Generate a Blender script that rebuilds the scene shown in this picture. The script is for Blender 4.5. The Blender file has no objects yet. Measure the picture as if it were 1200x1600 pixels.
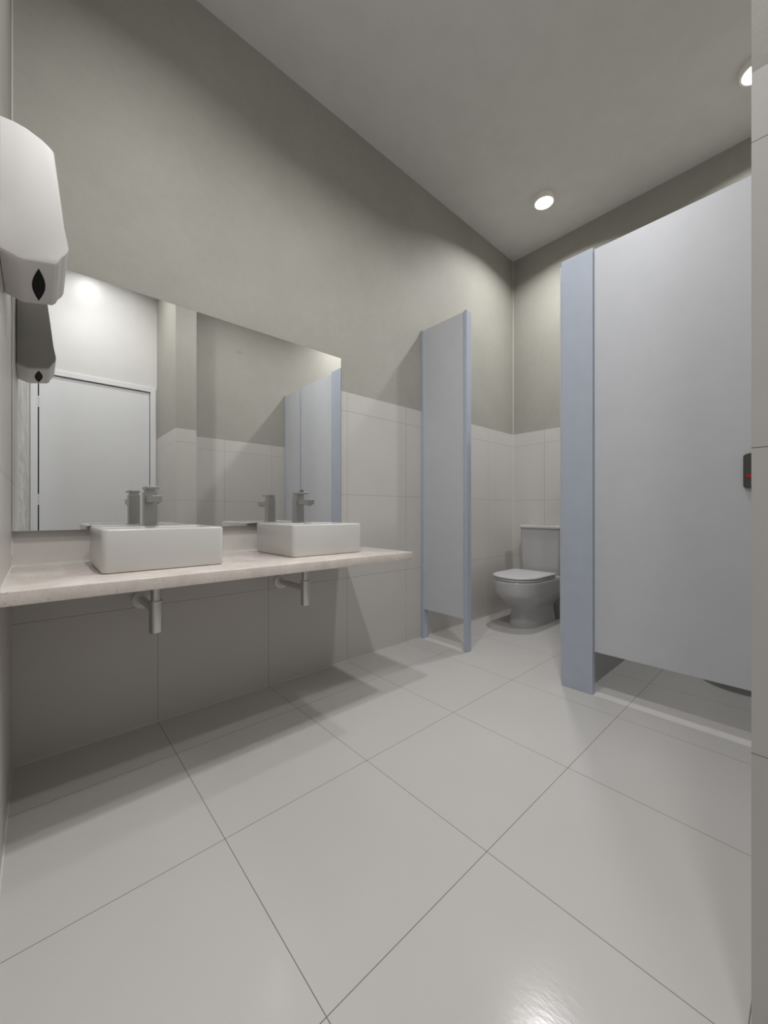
import bpy, bmesh, math, random
from mathutils import Vector, Matrix

S = bpy.context.scene
C = S.collection

# ------------------------------------------------------------------ camera
CAM_Z = 0.895
cd = bpy.data.cameras.new('camera')
cd.sensor_fit = 'AUTO'
cd.sensor_width = 36.0
cd.lens = 36.0 * 603.0 / 1600.0
cd.clip_start = 0.01
cam = bpy.data.objects.new('camera', cd)
C.objects.link(cam)
cam.location = (0, 0, CAM_Z)
cam.rotation_euler = (math.pi / 2, 0, -math.atan2(603.0, 674.0))
S.camera = cam

# ------------------------------------------------------------------ world, exposure
w = bpy.data.worlds.new('world')
S.world = w
w.use_nodes = True
w.node_tree.nodes['Background'].inputs[0].default_value = (0.8, 0.82, 0.85, 1)
w.node_tree.nodes['Background'].inputs[1].default_value = 0.02
vs = S.view_settings
vs.view_transform = 'Standard'
vs.look = 'None'
vs.gamma = 1.0
vs.use_curve_mapping = False
vs.exposure = 0.0
LAMP_POWER = 13.3           # watts in each ceiling lamp
LAMP_SPREAD = 147.0         # degrees
LAMP_TINT = (1.0, 0.99, 0.98)
S.cycles.max_bounces = 14
S.cycles.diffuse_bounces = 8
S.cycles.glossy_bounces = 6
S.cycles.sample_clamp_indirect = 4.0
S.cycles.use_denoising = True
S.cycles.caustics_reflective = False

# ------------------------------------------------------------------ room numbers (metres)
H = 3.22                    # ceiling
XL = -0.0705                # left wall
YA = 1.875                  # wall behind the basins
XB = 3.29                   # wall behind the toilets
PX, PY = 0.871, 0.070       # corner of the pier at the right edge
PX2 = 1.037
YR = -0.216                 # wall closing the right cubicle
YD = -0.630                 # wall with the door
TT = 1.614                  # top of the wall tiles
JX, JY, T = 0.38, 0.5775, 0.5   # tile joints

# ------------------------------------------------------------------ materials
def mat(name):
    m = bpy.data.materials.new(name)
    m.use_nodes = True
    nt = m.node_tree
    return m, nt, nt.nodes['Principled BSDF']

def math_node(nt, op, a, b=None, c=None):
    n = nt.nodes.new('ShaderNodeMath')
    n.operation = op
    for i, v in enumerate((a, b, c)):
        if v is None:
            continue
        if isinstance(v, (int, float)):
            n.inputs[i].default_value = v
        else:
            nt.links.new(v, n.inputs[i])
    return n.outputs[0]

def mix(nt, fac, a, b):
    n = nt.nodes.new('ShaderNodeMix')
    n.data_type = 'RGBA'
    for k, v in (('Factor', fac), ('A', a), ('B', b)):
        s = [i for i in n.inputs if i.name == k and i.type == ('VALUE' if k == 'Factor' else 'RGBA')][0]
        if isinstance(v, (int, float)):
            s.default_value = v
        elif isinstance(v, tuple):
            s.default_value = (*v[:3], 1)
        else:
            nt.links.new(v, s)
    return [o for o in n.outputs if o.type == 'RGBA'][0]

def noise(nt, scale, detail=4, rough=0.55, vec=None):
    n = nt.nodes.new('ShaderNodeTexNoise')
    n.inputs['Scale'].default_value = scale
    n.inputs['Detail'].default_value = detail
    n.inputs['Roughness'].default_value = rough
    if vec is not None:
        nt.links.new(vec, n.inputs['Vector'])
    return n.outputs['Fac']

def ramp(nt, fac, lo, hi, a=0.0, b=1.0):
    n = nt.nodes.new('ShaderNodeMapRange')
    n.inputs['From Min'].default_value = lo
    n.inputs['From Max'].default_value = hi
    n.inputs['To Min'].default_value = a
    n.inputs['To Max'].default_value = b
    nt.links.new(fac, n.inputs['Value'])
    return n.outputs['Result']

def bump(nt, height, strength, dist=0.002):
    n = nt.nodes.new('ShaderNodeBump')
    n.inputs['Strength'].default_value = strength
    n.inputs['Distance'].default_value = dist
    nt.links.new(height, n.inputs['Height'])
    return n.outputs['Normal']

def position(nt):
    g = nt.nodes.new('ShaderNodeNewGeometry')
    s = nt.nodes.new('ShaderNodeSeparateXYZ')
    nt.links.new(g.outputs['Position'], s.inputs[0])
    return g.outputs['Position'], s.outputs

def joint(nt, coord, offset, width):
    """1 inside a joint line of the tile grid, else 0"""
    a = math_node(nt, 'SUBTRACT', coord, offset - T / 2)
    a = math_node(nt, 'FLOORED_MODULO', a, T)
    a = math_node(nt, 'SUBTRACT', a, T / 2)
    a = math_node(nt, 'ABSOLUTE', a)
    return math_node(nt, 'LESS_THAN', a, width / 2)

TILE = (0.56, 0.54, 0.517)
PAINT = (0.350, 0.342, 0.306)
GROUT = (0.17, 0.15, 0.13)

def wall_material(name, axis):
    m, nt, b = mat(name)
    pos, xyz = position(nt)
    h, off = (xyz[0], JX) if axis == 'x' else (xyz[1], JY)
    j = math_node(nt, 'MAXIMUM', joint(nt, h, off, 0.0015), joint(nt, xyz[2], 0.0, 0.0015))
    tile = mix(nt, ramp(nt, noise(nt, 3.0, vec=pos), 0.3, 0.7), tuple(c * 0.97 for c in TILE), TILE)
    tile = mix(nt, j, tile, GROUT)
    big = ramp(nt, noise(nt, 2.2, 6, 0.6, vec=pos), 0.3, 0.7)
    fine = ramp(nt, noise(nt, 26.0, 4, 0.7, vec=pos), 0.25, 0.75)
    mott = math_node(nt, 'MULTIPLY_ADD', fine, 0.35, math_node(nt, 'MULTIPLY', big, 0.65))
    paint = mix(nt, mott, tuple(c * 0.90 for c in PAINT), tuple(c * 1.08 for c in PAINT))
    sp = ramp(nt, noise(nt, 7.0, 1, 0.3, vec=pos), 0.80, 0.84)
    paint = mix(nt, math_node(nt, 'MULTIPLY', sp, 0.35), paint, tuple(c * 0.6 for c in PAINT))
    above = math_node(nt, 'GREATER_THAN', xyz[2], TT)
    nt.links.new(mix(nt, above, tile, paint), b.inputs['Base Color'])
    nt.links.new(ramp(nt, above, 0, 1, 0.38, 0.62), b.inputs['Roughness'])
    b.inputs['Specular IOR Level'].default_value = 0.4
    hgt = math_node(nt, 'MULTIPLY', above, math_node(nt, 'ADD', fine, noise(nt, 90.0, 3, 0.6, vec=pos)))
    nt.links.new(bump(nt, hgt, 0.18, 0.0015), b.inputs['Normal'])
    return m

M = {}
M['wall_x'] = wall_material('tiled wall along x', 'x')
M['wall_y'] = wall_material('tiled wall along y', 'y')

m, nt, b = mat('floor tiles'); M['floor'] = m
pos, xyz = position(nt)
j = math_node(nt, 'MAXIMUM', joint(nt, xyz[0], JX, 0.0018), joint(nt, xyz[1], JY, 0.0018))
col = mix(nt, ramp(nt, noise(nt, 1.7, 5, vec=pos), 0.3, 0.7), (0.498, 0.486, 0.474), (0.518, 0.508, 0.496))
nt.links.new(mix(nt, j, col, (0.17, 0.15, 0.13)), b.inputs['Base Color'])
b.inputs['Roughness'].default_value = 0.17
b.inputs['Specular IOR Level'].default_value = 0.4
mp = nt.nodes.new('ShaderNodeMapping'); mp.inputs['Rotation'].default_value = (0, 0, 0.75)
mp.inputs['Scale'].default_value = (1.0, 0.35, 1.0)
nt.links.new(pos, mp.inputs['Vector'])
nt.links.new(bump(nt, noise(nt, 110.0, 3, 0.55, vec=mp.outputs['Vector']), 0.16, 0.0009), b.inputs['Normal'])

def plain(name, color, rough=0.5, metal=0.0, spec=0.5, mottled=0.03, scale=8.0, bumped=0.0):
    m, nt, b = mat(name)
    pos, _ = position(nt)
    f = ramp(nt, noise(nt, scale, 5, 0.6, vec=pos), 0.3, 0.7)
    nt.links.new(mix(nt, f, tuple(c * (1 - mottled) for c in color), tuple(min(1, c * (1 + mottled)) for c in color)), b.inputs['Base Color'])
    b.inputs['Roughness'].default_value = rough
    b.inputs['Metallic'].default_value = metal
    b.inputs['Specular IOR Level'].default_value = spec
    if bumped:
        nt.links.new(bump(nt, noise(nt, 120.0, 3, vec=pos), bumped, 0.001), b.inputs['Normal'])
    M[name] = m
    return m

plain('ceiling_paint', (0.66, 0.655, 0.64), 0.8, spec=0.2)
plain('white_paint', (0.70, 0.695, 0.685), 0.32, spec=0.5, mottled=0.015, bumped=0.03)
plain('caulk', (0.62, 0.61, 0.59), 0.5)
m, nt, b = mat('rough plaster'); M['rough_plaster'] = m
pos, _ = position(nt)
mp = nt.nodes.new('ShaderNodeVectorMath'); mp.operation = 'MULTIPLY'
nt.links.new(pos, mp.inputs[0]); mp.inputs[1].default_value = (1, 0.12, 1)
f1 = ramp(nt, noise(nt, 16.0, 8, 0.7, vec=mp.outputs[0]), 0.35, 0.65)
nt.links.new(mix(nt, f1, (0.36, 0.355, 0.34), (0.62, 0.61, 0.59)), b.inputs['Base Color'])
b.inputs['Roughness'].default_value = 0.85
nt.links.new(bump(nt, noise(nt, 40.0, 6, 0.7, vec=mp.outputs[0]), 0.6, 0.002), b.inputs['Normal'])
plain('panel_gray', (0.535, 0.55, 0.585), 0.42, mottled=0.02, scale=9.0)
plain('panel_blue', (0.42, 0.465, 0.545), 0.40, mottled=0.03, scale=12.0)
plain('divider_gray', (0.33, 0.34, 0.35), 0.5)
plain('door_paint', (0.74, 0.75, 0.77), 0.45, mottled=0.01)
plain('frame_paint', (0.76, 0.77, 0.79), 0.45, mottled=0.01)
plain('gap_shade_black', (0.03, 0.03, 0.03), 0.8)
plain('ceramic', (0.56, 0.555, 0.54), 0.24, spec=0.5, mottled=0.005)
plain('toilet_ceramic', (0.47, 0.47, 0.47), 0.14, spec=0.5, mottled=0.005)
plain('toilet_plastic', (0.56, 0.565, 0.575), 0.3, mottled=0.005)
plain('chrome', (0.74, 0.73, 0.71), 0.17, metal=1.0, mottled=0.01)
plain('dull_chrome', (0.68, 0.67, 0.655), 0.3, metal=1.0, mottled=0.02)
plain('tap_chrome', (0.50, 0.495, 0.48), 0.28, metal=1.0, mottled=0.02)
plain('flange_metal', (0.70, 0.69, 0.68), 0.4, metal=0.25, mottled=0.02)
plain('white_plastic', (0.69, 0.675, 0.662), 0.55, mottled=0.01)
plain('black', (0.006, 0.006, 0.006), 0.7, spec=0.1)
plain('lock_gray', (0.055, 0.055, 0.052), 0.45, mottled=0.05)
plain('lock_red', (0.42, 0.0, 0.004), 0.4, mottled=0.0)
plain('lamp_metal', (0.90, 0.87, 0.81), 0.4, mottled=0.01)
plain('backing', (0.22, 0.215, 0.205), 0.6)

m, nt, b = mat('mirror glass'); M['mirror'] = m
b.inputs['Base Color'].default_value = (0.90, 0.905, 0.895, 1)
b.inputs['Metallic'].default_value = 1.0
b.inputs['Roughness'].default_value = 0.0

m, nt, b = mat('cream stone'); M['stone'] = m
pos, xyz = position(nt)
base = mix(nt, ramp(nt, noise(nt, 9.0, 8, 0.65, vec=pos), 0.3, 0.7), (0.60, 0.54, 0.495), (0.80, 0.74, 0.69))
speck = ramp(nt, noise(nt, 85.0, 4, 0.7, vec=pos), 0.58, 0.72)
base = mix(nt, math_node(nt, 'MULTIPLY', speck, 0.6), base, (0.33, 0.27, 0.23))
vor = nt.nodes.new('ShaderNodeTexVoronoi'); vor.inputs['Scale'].default_value = 130.0
nt.links.new(pos, vor.inputs['Vector'])
pit = ramp(nt, vor.outputs['Distance'], 0.10, 0.24, 1, 0)
base = mix(nt, math_node(nt, 'MULTIPLY', pit, 0.5), base, (0.40, 0.34, 0.29))
nt.links.new(base, b.inputs['Base Color'])
b.inputs['Roughness'].default_value = 0.16

m, nt, b = mat('lit diffuser'); M['diffuser'] = m
b.inputs['Base Color'].default_value = (0.9, 0.9, 0.9, 1)
b.inputs['Emission Color'].default_value = (1.0, 0.985, 0.96, 1)
b.inputs['Emission Strength'].default_value = 6.0

# ------------------------------------------------------------------ mesh helpers
def obj(name, bm, material, parent=None, smooth=False, loc=None):
    me = bpy.data.meshes.new(name)
    bmesh.ops.recalc_face_normals(bm, faces=bm.faces)
    bm.to_mesh(me); bm.free()
    mats = material if isinstance(material, (list, tuple)) else [material]
    for k in mats:
        me.materials.append(M[k])
    if smooth:
        for p in me.polygons:
            p.use_smooth = len(p.vertices) <= 6
        try:
            me.set_sharp_from_angle(angle=math.radians(smooth if smooth is not True else 35))
        except Exception:
            pass
    o = bpy.data.objects.new(name, me)
    C.objects.link(o)
    if parent:
        o.parent = parent
    if loc:
        o.location = loc
    return o

def struct(name, bm, material, parent=None, smooth=False):
    o = obj(name, bm, material, parent, smooth)
    o['kind'] = 'structure'
    return o

def tag(o, label, cat, group=None):
    o['label'] = label; o['category'] = cat
    if group:
        o['group'] = group
    return o

def thing(name, label, cat, loc=(0, 0, 0), group=None):
    o = bpy.data.objects.new(name, None)
    C.objects.link(o)
    o.location = loc
    o.empty_display_size = 0.1
    return tag(o, label, cat, group)

def box(bm, x0, x1, y0, y1, z0, z1, bev=0.0, seg=2):
    r = bmesh.ops.create_cube(bm, size=1.0)
    vs_ = r['verts']
    for v in vs_:
        v.co = Vector((x0 + (v.co.x + .5) * (x1 - x0), y0 + (v.co.y + .5) * (y1 - y0), z0 + (v.co.z + .5) * (z1 - z0)))
    if bev:
        es = list({e for v in vs_ for e in v.link_edges})
        bmesh.ops.bevel(bm, geom=es, offset=bev, segments=seg, affect='EDGES', profile=0.5)
    return bm

def bx(*a, **k):
    return box(bmesh.new(), *a, **k)

def loft(bm, loops, cap0=True, cap1=True):
    rings = [[bm.verts.new(p) for p in L] for L in loops]
    n = len(rings[0])
    for a, c in zip(rings, rings[1:]):
        for i in range(n):
            bm.faces.new((a[i], a[(i + 1) % n], c[(i + 1) % n], c[i]))
    if cap0:
        bm.faces.new(list(reversed(rings[0])))
    if cap1:
        bm.faces.new(rings[-1])
    return bm

def rrect(x0, x1, y0, y1, r, z, n=6):
    pts = []
    for cx, cy, a0 in ((x1 - r, y1 - r, 0), (x0 + r, y1 - r, 90), (x0 + r, y0 + r, 180), (x1 - r, y0 + r, 270)):
        for k in range(n + 1):
            a = math.radians(a0 + 90 * k / n)
            pts.append((cx + r * math.cos(a), cy + r * math.sin(a), z))
    return pts

def lathe(bm, prof, n=40, axis='z', at=(0, 0, 0)):
    """profile of (radius, height)"""
    loops = []
    for r, h in prof:
        L = []
        for k in range(n):
            a = 2 * math.pi * k / n
            u, v = r * math.cos(a), r * math.sin(a)
            p = {'z': (u, v, h), 'y': (u, h, v), 'x': (h, u, v)}[axis]
            L.append((p[0] + at[0], p[1] + at[1], p[2] + at[2]))
        loops.append(L)
    return loft(bm, loops)

def prism(bm, poly, y0, y1):
    """polygon of (x, z) pulled along y"""
    return loft(bm, [[(x, y0, z) for x, z in poly], [(x, y1, z) for x, z in poly]])

def copy_tree(o, parent=None):
    c = o.copy()
    C.objects.link(c)
    if parent:
        c.parent = parent
    for ch in list(o.children):
        copy_tree(ch, c)
    return c

# ------------------------------------------------------------------ the room
W = 0.12
struct('floor', bx(XL - W, XB + W, YD - W, YA + W, -0.10, 0.0), 'floor')
struct('ceiling', bx(XL - W, XB + W, YD - W, YA + W, H, H + 0.10), 'ceiling_paint')
struct('wall_back', bx(XL, XB, YA, YA + W, 0, H), 'wall_x')
struct('wall_right', bx(XB, XB + W, YR - W, YA + W, 0, H), 'wall_y')
bm = bx(XL - W, XL, 1.20, YA + W, 0, H)
nf = len(bm.faces)
box(bm, XL - W, XL, YD - W, 1.20, 0, H)
bm.faces.ensure_lookup_table()
for f in bm.faces[nf:]:
    f.material_index = 1
struct('wall_left', bm, ['wall_y', 'rough_plaster'])
struct('wall_pier', bx(PX, PX2, YD, PY, 0, H), 'wall_y')
struct('wall_front', bx(PX2, XB, YR - W, YR, 0, H), 'wall_x')
# the wall with the entrance door, open where the door stands
DX0, DX1, DZ = -0.052, 0.860, 2.112
bm = bx(XL, DX0, YD - W, YD, 0, H)
box(bm, DX1, PX + 0.10, YD - W, YD, 0, H)
box(bm, DX0, DX1, YD - W, YD, DZ, H)
struct('wall_entrance', bm, 'white_paint')

d = bpy.data.objects.new('door_1', None); C.objects.link(d); d['kind'] = 'structure'
d.location = ((DX0 + DX1) / 2, YD, 0)
ox, oy = d.location.x, d.location.y
FW = 0.046
bm = bx(DX0 - ox, DX0 + FW - ox, -0.10, 0.012, 0, DZ, bev=0.002)
box(bm, DX1 - FW - ox, DX1 - ox, -0.10, 0.012, 0, DZ, bev=0.002)
box(bm, DX0 + FW - ox, DX1 - FW - ox, -0.10, 0.012, DZ - FW, DZ, bev=0.002)
obj('door_frame', bm, 'frame_paint', d)
leaf = obj('door_leaf', bx(DX0 + FW + 0.008 - ox, DX1 - FW - 0.007 - ox, -0.045, -0.004, 0.006, DZ - FW - 0.008, bev=0.0015), 'door_paint', d)
obj('door_gap_shade', bx(DX0 + FW - ox, DX1 - FW - ox, -0.075, -0.05, 0.002, DZ - FW), 'gap_shade_black', d)  # near-black sheet behind the leaf; shade of the gap put into its colour
for z in (1.0, 1.82):
    bm = bmesh.new()
    for k in range(4):
        lathe(bm, [(0.0065, z - 0.045 + k * 0.0235), (0.0065, z - 0.045 + k * 0.0235 + 0.0205)], 16, at=(DX0 + FW + 0.003 - ox, 0.006, 0))
    obj('hinge', bm, 'white_plastic', d)

# caulk lines in the corners and along the floor
def caulk(name, p, q, size=0.007):
    x0, x1 = sorted((p[0], q[0])); y0, y1 = sorted((p[1], q[1])); z0, z1 = sorted((p[2], q[2]))
    struct(name, bx(x0, x1, y0, y1, z0, z1), 'caulk')
caulk('trim_1', (XB - 0.0045, YA - 0.0045, 0.004), (XB, YA, H))
caulk('trim_2', (XL, YA - 0.004, 0.74), (XL + 0.003, YA, H))
caulk('baseboard_back', (XL, YA - 0.006, 0), (XB, YA, 0.004))
caulk('baseboard_right', (XB - 0.006, YR, 0), (XB, YA - 0.006, 0.004))
caulk('baseboard_left', (XL, YD, 0), (XL + 0.004, YA - 0.006, 0.004))
caulk('baseboard_pier', (PX - 0.004, YD, 0), (PX, PY, 0.004))

# ------------------------------------------------------------------ ceiling lamps
def lamp(x, y, label, first=None, power=1.0):
    if first:
        t = copy_tree(first); t.location = (x, y, H)
        t['label'] = label
        if power != 1.0:
            for ch in t.children:
                if ch.type == 'LIGHT':
                    ch.data = ch.data.copy(); ch.data.energy = LAMP_POWER * power
        return t
    t = thing('ceiling_lamp', label, 'lamp', (x, y, H), 'round ceiling lamps')
    bm = bmesh.new()
    R, r, h = 0.0735, 0.0620, 0.036
    loops = []
    for rr, z in ((R, 0), (R, -h + 0.004), (R - 0.002, -h + 0.001), (R - 0.005, -h), (r + 0.001, -h), (r, -h + 0.001), (r, -h + 0.010)):
        loops.append([(rr * math.cos(2 * math.pi * k / 56), rr * math.sin(2 * math.pi * k / 56), z) for k in range(56)])
    loft(bm, loops, True, True)
    obj('housing', bm, 'lamp_metal', t, 40)
    obj('diffuser', lathe(bmesh.new(), [(r - 0.001, -h + 0.0098), (r - 0.001, -h + 0.006), (r - 0.004, -h + 0.003)], 56), 'diffuser', t, 40)
    ld = bpy.data.lights.new('lamp_light', 'AREA')
    ld.shape = 'DISK'; ld.size = 2 * (r - 0.006)
    ld.energy = LAMP_POWER; ld.color = LAMP_TINT
    ld.spread = math.radians(LAMP_SPREAD)
    lo = bpy.data.objects.new('lamp_light', ld); C.objects.link(lo)
    lo.parent = t; lo.location = (0, 0, -h + 0.0015)
    return t

L1 = lamp(2.792, 1.341, 'round white ceiling lamp above the open cubicle with the toilet')
lamp(2.789, 0.200, 'round ceiling lamp cut off by the tiled pier at the right edge', L1)
lamp(1.52, 0.66, 'round ceiling lamp in the middle of the washroom ceiling', L1)
lamp(0.38, 0.80, 'round ceiling lamp over the floor before the left basin', L1, 1.1)
lamp(0.37, -0.09, 'round ceiling lamp just inside the entrance door', L1, 0.7)

# ------------------------------------------------------------------ cubicle fronts
PZ0, PZ1 = 0.207, 2.187
GP = 'gray cubicle panels with blue posts'
t = thing('toilet_partition', 'narrow gray partition with blue edge posts standing against the basin wall', 'partition', (2.054, 1.66, 0), 'toilet cubicle fronts')
obj('panel', bx(-0.018, 0.018, -0.165, 0.195, PZ0, PZ1 - 0.004, bev=0.001), 'panel_gray', t)
for y0, y1 in ((0.189, 0.2145), (-0.182, -0.156)):
    obj('post', bx(-0.024, 0.024, y0, y1, 0.0, PZ1, bev=0.0025), 'panel_blue', t)
    obj('foot', bx(-0.020, 0.020, y0 + 0.002, y1 - 0.002, 0.0, 0.004), 'dull_chrome', t)

t = thing('stall_pilaster', 'wide blue gray pilaster standing on the floor left of the closed door', 'pilaster', (2.032, 0.80, 0), 'toilet cubicle fronts')
obj('board', bx(-0.016, 0.018, -0.074, 0.076, 0.0, PZ1, bev=0.0015), 'panel_blue', t)

t = thing('stall_door', 'closed gray cubicle door with a dark lock showing a red bar', 'cubicle door', (2.054, 0.43, 0), 'cubicle doors')
obj('door_panel', bx(-0.016, 0.016, -0.293, 0.2955, PZ0, PZ1, bev=0.0012), 'panel_gray', t)
lk = bmesh.new()
P = []
hw, zt, zb = 0.026, 1.121, 0.985
for k in range(13):
    a = math.pi * k / 12
    P.append((hw * math.cos(a), zt - 0.012 + 0.012 * math.sin(a)))
for k in range(13):
    a = math.pi + math.pi * k / 12
    P.append((hw * math.cos(a), zb + 0.012 + 0.012 * math.sin(a)))
yc = 0.160 - 0.43
loft(lk, [[(-0.016, yc + y, z) for y, z in P], [(-0.026, yc + y, z) for y, z in P], [(-0.029, yc + y * 0.93, 1.053 + (z - 1.053) * 0.975) for y, z in P]])
lko = obj('lock', lk, 'lock_gray', t, 30)
obj('indicator', bx(-0.0305, -0.0285, yc - 0.018, yc + 0.018, 1.026, 1.038, bev=0.0006), 'lock_red', lko)
for z in (1.008, 1.101):
    obj('screw', lathe(bmesh.new(), [(0.003, -0.0298), (0.003, -0.0285)], 16, 'x', (0, yc, z)), 'dull_chrome', lko)

t = thing('stall_door', 'open cubicle door seen edge on behind the blue pilaster', 'cubicle door', (2.071, 0.88, 0), 'cubicle doors')
obj('door_panel', bx(-0.018, 0.55, -0.001, 0.020, PZ0, PZ1 - 0.004, bev=0.0012), 'panel_gray', t)

t = thing('toilet_partition', 'gray end panel beyond the lock of the closed door, seen in the mirror', 'partition', (2.056, -0.04, 0), 'toilet cubicle fronts')
obj('panel', bx(-0.016, 0.016, -0.155, 0.152, PZ0, PZ1 - 0.004, bev=0.001), 'panel_gray', t)
for y0, y1 in ((0.148, 0.171), (-0.176, -0.152)):
    obj('post', bx(-0.022, 0.022, y0, y1, 0.0, PZ1, bev=0.0025), 'panel_blue', t)

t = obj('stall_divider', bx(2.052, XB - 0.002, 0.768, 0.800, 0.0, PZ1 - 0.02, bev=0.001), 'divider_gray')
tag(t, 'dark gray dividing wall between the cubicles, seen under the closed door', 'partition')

# ------------------------------------------------------------------ toilets
def dloop(xf, xb, hw, z, nose=0.20, n=14, e=2.25, rb=0.02):
    """D outline: blunt round front at xf, square back at xb (toilet looks towards -x), local y"""
    pts = []
    for k in range(2 * n + 1):
        a = math.pi / 2 + math.pi * k / (2 * n)
        c, s = math.cos(a), math.sin(a)
        pts.append((xf + nose + nose * math.copysign(abs(c) ** (2 / e), c), hw * math.copysign(abs(s) ** (2 / e), s), z))
    for cx, cy, a0 in ((xb - rb, -hw + rb, 270), (xb - rb, hw - rb, 0)):
        for k in range(5):
            a = math.radians(a0 + 90 * k / 4)
            pts.append((cx + rb * math.cos(a), cy + rb * math.sin(a), z))
    return pts

def toilet(y, label):
    X0 = 3.0
    t = thing('toilet', label, 'toilet', (X0, y, 0), 'toilets')
    bm = bmesh.new()
    rows = [(2.762, 3.20, .112, 0.0, .14), (2.763, 3.20, .112, .010, .14), (2.770, 3.195, .107, .05, .135),
            (2.778, 3.19, .102, .10, .13), (2.780, 3.19, .101, .132, .13), (2.774, 3.19, .104, .142, .135), (2.756, 3.20, .112, .155, .15),
            (2.722, 3.22, .126, .180, .17), (2.684, 3.24, .143, .208, .185), (2.648, 3.255, .159, .234, .195), (2.622, 3.265, .170, .252, .20),
            (2.611, 3.27, .1745, .262, .20), (2.606, 3.272, .1765, .270, .20), (2.602, 3.275, .178, .31, .20),
            (2.600, 3.275, .179, .345, .20), (2.600, 3.275, .179, .367, .20), (2.603, 3.272, .177, .372, .20), (2.615, 3.262, .168, .374, .19)]
    loft(bm, [[(px - X0, py, z) for px, py, _ in dloop(a, b_, hw, z, nose)] for a, b_, hw, z, nose in rows])
    obj('bowl', bm, 'toilet_ceramic', t, 50)

    def slab(z0, z1, xf, xb, hw, r=0.005):
        bm = bmesh.new()
        L = []
        for ins, z in ((r, z0), (0.001, z0 + r * .5), (0, z0 + r), (0, z1 - r), (0.0015, z1 - r * .5), (r, z1 - 0.0005), (r * 3, z1)):
            L.append([(px - X0, py, z) for px, py, _ in dloop(xf + ins, xb - ins, hw - ins, z, .20)])
        return loft(bm, L)
    obj('seat', slab(0.3765, 0.390, 2.598, 3.06, .178), 'toilet_plastic', t, 50)
    obj('lid', slab(0.393, 0.411, 2.594, 3.055, .180, 0.005), 'toilet_plastic', t, 50)
    for s in (-1, 1):
        bm = lathe(bmesh.new(), [(0.011, s * 0.13 - 0.022), (0.012, s * 0.13 - 0.020), (0.012, s * 0.13 + 0.020), (0.011, s * 0.13 + 0.022)], 20, 'y', (3.072 - X0, 0, 0.388))
        obj('seat_hinge', bm, 'chrome', t, 40)
    bm = bmesh.new()
    L = []
    for z, ins in ((0.372, .012), (0.384, .010), (0.50, .006), (0.70, .001), (0.757, 0)):
        L.append(rrect(3.125 + ins * .6 - X0, 3.284 - X0, -.172 + ins, .172 - ins, .022, z))
    loft(bm, L)
    obj('cistern', bm, 'toilet_ceramic', t, 40)
    bm = bmesh.new()
    L = []
    for z, ins in ((0.757, .004), (0.760, 0), (0.774, 0), (0.780, .003), (0.783, .010)):
        L.append(rrect(3.113 + ins - X0, 3.287 - X0, -.180 + ins, .180 - ins, .026, z))
    loft(bm, L)
    obj('cistern_lid', bm, 'toilet_ceramic', t, 40)
    return t

toilet(1.545, 'closed white toilet with cistern in the open cubicle')
toilet(0.23, 'toilet behind the closed door, only its shade seen under the door')

# ------------------------------------------------------------------ counter, basins, taps, traps
CZ, CX1, CY0 = 0.705, 1.327, 1.281
caulk('trim_3', (XL, YA - 0.004, CZ), (CX1, YA, CZ + 0.003))
caulk('trim_4', (XL, CY0, CZ), (XL + 0.003, YA - 0.004, CZ + 0.003))
t = obj('counter', bx(XL + 0.001, CX1, CY0, YA - 0.001, CZ - 0.036, CZ, bev=0.0022, seg=3), 'stone', smooth=30)
tag(t, 'cream speckled stone counter fixed to the tiled wall under the mirror', 'counter')

BW, BD, BH = 0.362, 0.366, 0.137
def make_basin(x, y, label):
    t = thing('wash_basin', label, 'basin', (x, y, CZ), 'square wash basins')
    bm = bmesh.new()
    hx, hy = BW / 2, BD / 2
    r = 0.016
    L = []
    for ins, z in ((.008, 0.0), (.002, 0.003), (0, 0.010), (0, BH - .006), (.0012, BH - .003), (.0035, BH - .0008), (.006, BH)):
        L.append(rrect(-hx + ins, hx - ins, -hy + ins, hy - ins, r, z))
    for ins, rear, z, rr in ((.017, .138, BH, .020), (.019, .140, BH - .0015, .021), (.021, .142, BH - .006, .022), (.026, .147, BH - .05, .03),
                             (.034, .155, BH - .085, .035), (.06, .175, BH - .098, .04)):
        L.append(rrect(-hx + ins, hx - ins, -hy + ins, hy - rear, rr, z))
    loft(bm, L)
    obj('bowl', bm, 'ceramic', t, 45)
    obj('drain', lathe(bmesh.new(), [(.024, BH - .0978), (.024, BH - .095), (.018, BH - .0935)], 32, at=(0, -0.06, 0)), 'chrome', t, 40)
    return t
b1 = make_basin(0.3215, 1.618, 'white square basin, the left and nearer of two on the stone counter')
b2 = copy_tree(b1); b2.location = (0.963, 1.620, CZ)
b2['label'] = 'white square basin towards the right end of the stone counter'

def make_tap(x, y, label):
    t = thing('basin_tap', label, 'tap', (x, y, CZ + BH), 'square chrome taps')
    obj('body', bx(-.021, .021, -.021, .021, 0, .128, bev=.0012), 'tap_chrome', t)
    obj('base_plate', bx(-.025, .025, -.025, .025, 0, .004, bev=.001), 'tap_chrome', t)
    sp = obj('spout', bx(-.016, .016, -.122, -.019, .088, .112, bev=.0012), 'tap_chrome', t)
    obj('aerator', lathe(bmesh.new(), [(.010, .081), (.011, .082), (.011, .089)], 24, at=(0, -.105, 0)), 'tap_chrome', sp, 40)
    obj('cartridge', bx(-.017, .017, -.017, .017, .127, .140, bev=.001), 'tap_chrome', t)
    obj('lever', bx(-.021, .021, -.062, .021, .139, .148, bev=.0012), 'tap_chrome', t)
    return t
t1 = make_tap(0.3145, 1.690, 'square chrome tap on the left basin')
t2 = copy_tree(t1); t2.location = (0.953, 1.700, CZ + BH)
t2['label'] = 'square chrome tap on the right basin'

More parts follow.
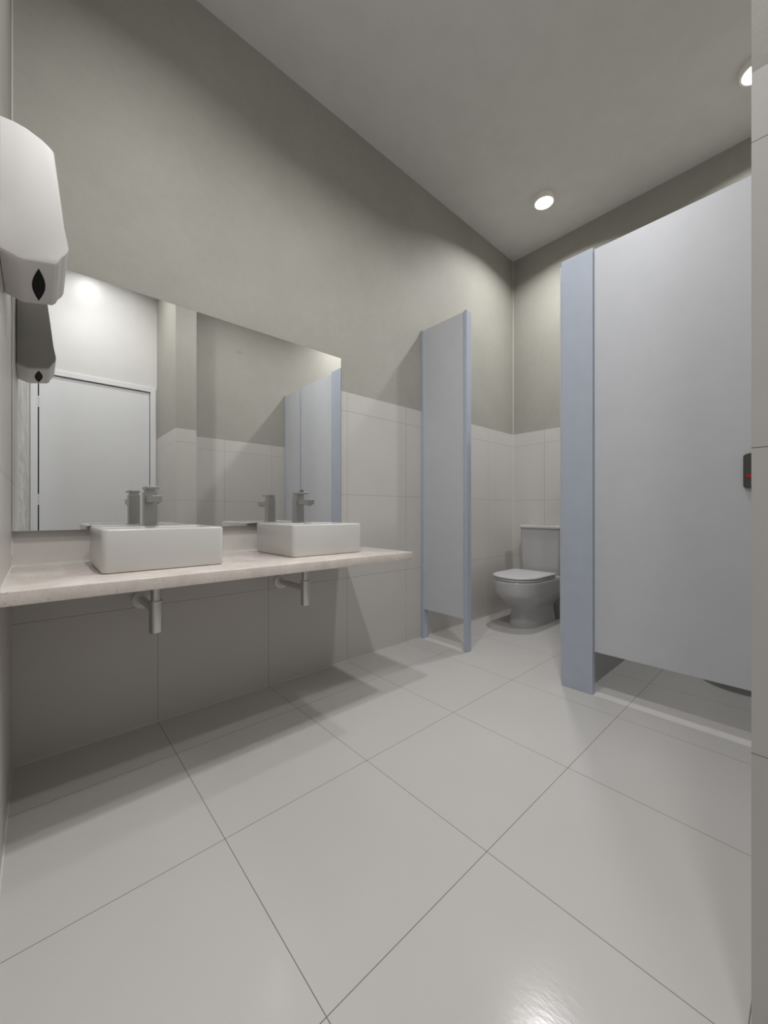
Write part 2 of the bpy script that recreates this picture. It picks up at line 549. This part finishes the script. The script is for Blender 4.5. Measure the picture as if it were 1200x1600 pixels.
def make_trap(x, label):
    yb = 1.625
    t = thing('bottle_trap', label, 'trap', (x, yb, 0.45), 'chrome traps under the counter')
    zt = CZ - 0.036 - 0.45
    obj('waste_pipe', lathe(bmesh.new(), [(.0165, .10), (.0165, zt - .001)], 32), 'dull_chrome', t, 40)
    obj('bottle', lathe(bmesh.new(), [(.019, 0), (.0215, .002), (.022, .005), (.022, .105), (.0235, .106), (.0235, .117), (.0215, .119), (.016, .119)], 40), 'dull_chrome', t, 40)
    dy = YA - yb
    obj('outlet_pipe', lathe(bmesh.new(), [(.015, .014), (.015, dy - .002)], 32, 'y', (0, 0, .080)), 'dull_chrome', t, 40)
    obj('wall_flange', lathe(bmesh.new(), [(.022, dy - .018), (.0225, dy - .012), (.033, dy - .009), (.038, dy - .006), (.0385, dy - .001)], 40, 'y', (0, 0, .080)), 'flange_metal', t, 40)
    return t
r1 = make_trap(0.322, 'chrome bottle trap under the left basin')
r2 = copy_tree(r1); r2.location.x = 0.949
r2['label'] = 'chrome bottle trap under the right basin'

# ------------------------------------------------------------------ mirror
t = thing('wall_mirror', 'wide frameless mirror on the wall above the stone counter', 'mirror', (0.628, YA, 0.828))
MX0, MX1, MZ = -0.0695 - 0.628, 1.322 - 0.628, 1.796 - 0.828
obj('backing_board', bx(MX0 + .002, MX1 - .002, -0.0145, -0.001, .002, MZ - .002), 'backing', t)
obj('glass', bx(MX0, MX1, -0.020, -0.015, 0, MZ, bev=.0006), 'mirror', t)

# ------------------------------------------------------------------ towel dispenser
t = thing('towel_dispenser', 'white paper towel dispenser on the left wall with a dark slot underneath', 'dispenser', (XL, 1.388, 1.495))
prof = [(-.0695, 1.817), (-.045, 1.8195), (-.022, 1.817), (.005, 1.807), (.019, 1.798), (.0262, 1.7915), (.0285, 1.786), (.0385, 1.70), (.048, 1.61),
        (.0545, 1.575), (.0565, 1.562), (.0555, 1.552), (.051, 1.541), (.045, 1.533)]
low = [(.0425, 1.5295), (.0375, 1.517), (.030, 1.509), (-.030, 1.4965), (-.038, 1.4975), (-.0695, 1.508)]
hw = 0.128
cover = [(x - XL, z - 1.495) for x, z in prof + low]
bm = bmesh.new()
cx = sum(p[0] for p in cover) / len(cover); cz = sum(p[1] for p in cover) / len(cover)
def inset(poly, k):
    return [(p[0] + (cx - p[0]) * k, p[1] + (cz - p[1]) * k) for p in poly]
loft(bm, [[(x, y, z) for x, z in inset(cover, k)] for y, k in ((-hw, .035), (-hw + .001, .016), (-hw + .004, .004), (-hw + .008, 0), (hw - .008, 0), (hw - .004, .004), (hw - .001, .016), (hw, .035))])
obj('cover', bm, 'white_plastic', t, 30)
# the underside is a thin plate set against the bottom of the cover
plate = [(.0375, 1.5165), (.0295, 1.5086), (-.030, 1.4961), (-.0385, 1.4972), (-.0690, 1.5075)]
bm = bmesh.new()
loft(bm, [[(x - XL, y, z - 1.495 - .0006) for x, z in plate] + [(x - XL, y, z - 1.495 + .002) for x, z in reversed(plate)] for y in (-hw + .007, hw - .007)])
under = obj('underside', bm, 'white_plastic', t, 30)
# eye shaped slot, lying along the wall, on the sloping underside
def under_z(x):
    x0, z0, x1, z1 = -.030, 1.4965, .030, 1.509
    return z0 + (z1 - z0) * (x - x0) / (x1 - x0)
n = 16
loopA = []
for k in range(n):
    a = math.pi * k / n
    loopA.append((0.0135 * math.sin(a), -0.098 + 0.196 * k / n))
loopB = [(-x, -y) for x, y in loopA]
sl = loopA + loopB
sx = 0.0
bm = bmesh.new()
loft(bm, [[(sx + x - XL, y, under_z(sx + x) - 1.495 + dz) for x, y in sl] for dz in (0.003, -0.0018)])
obj('slot', bm, 'black', under)
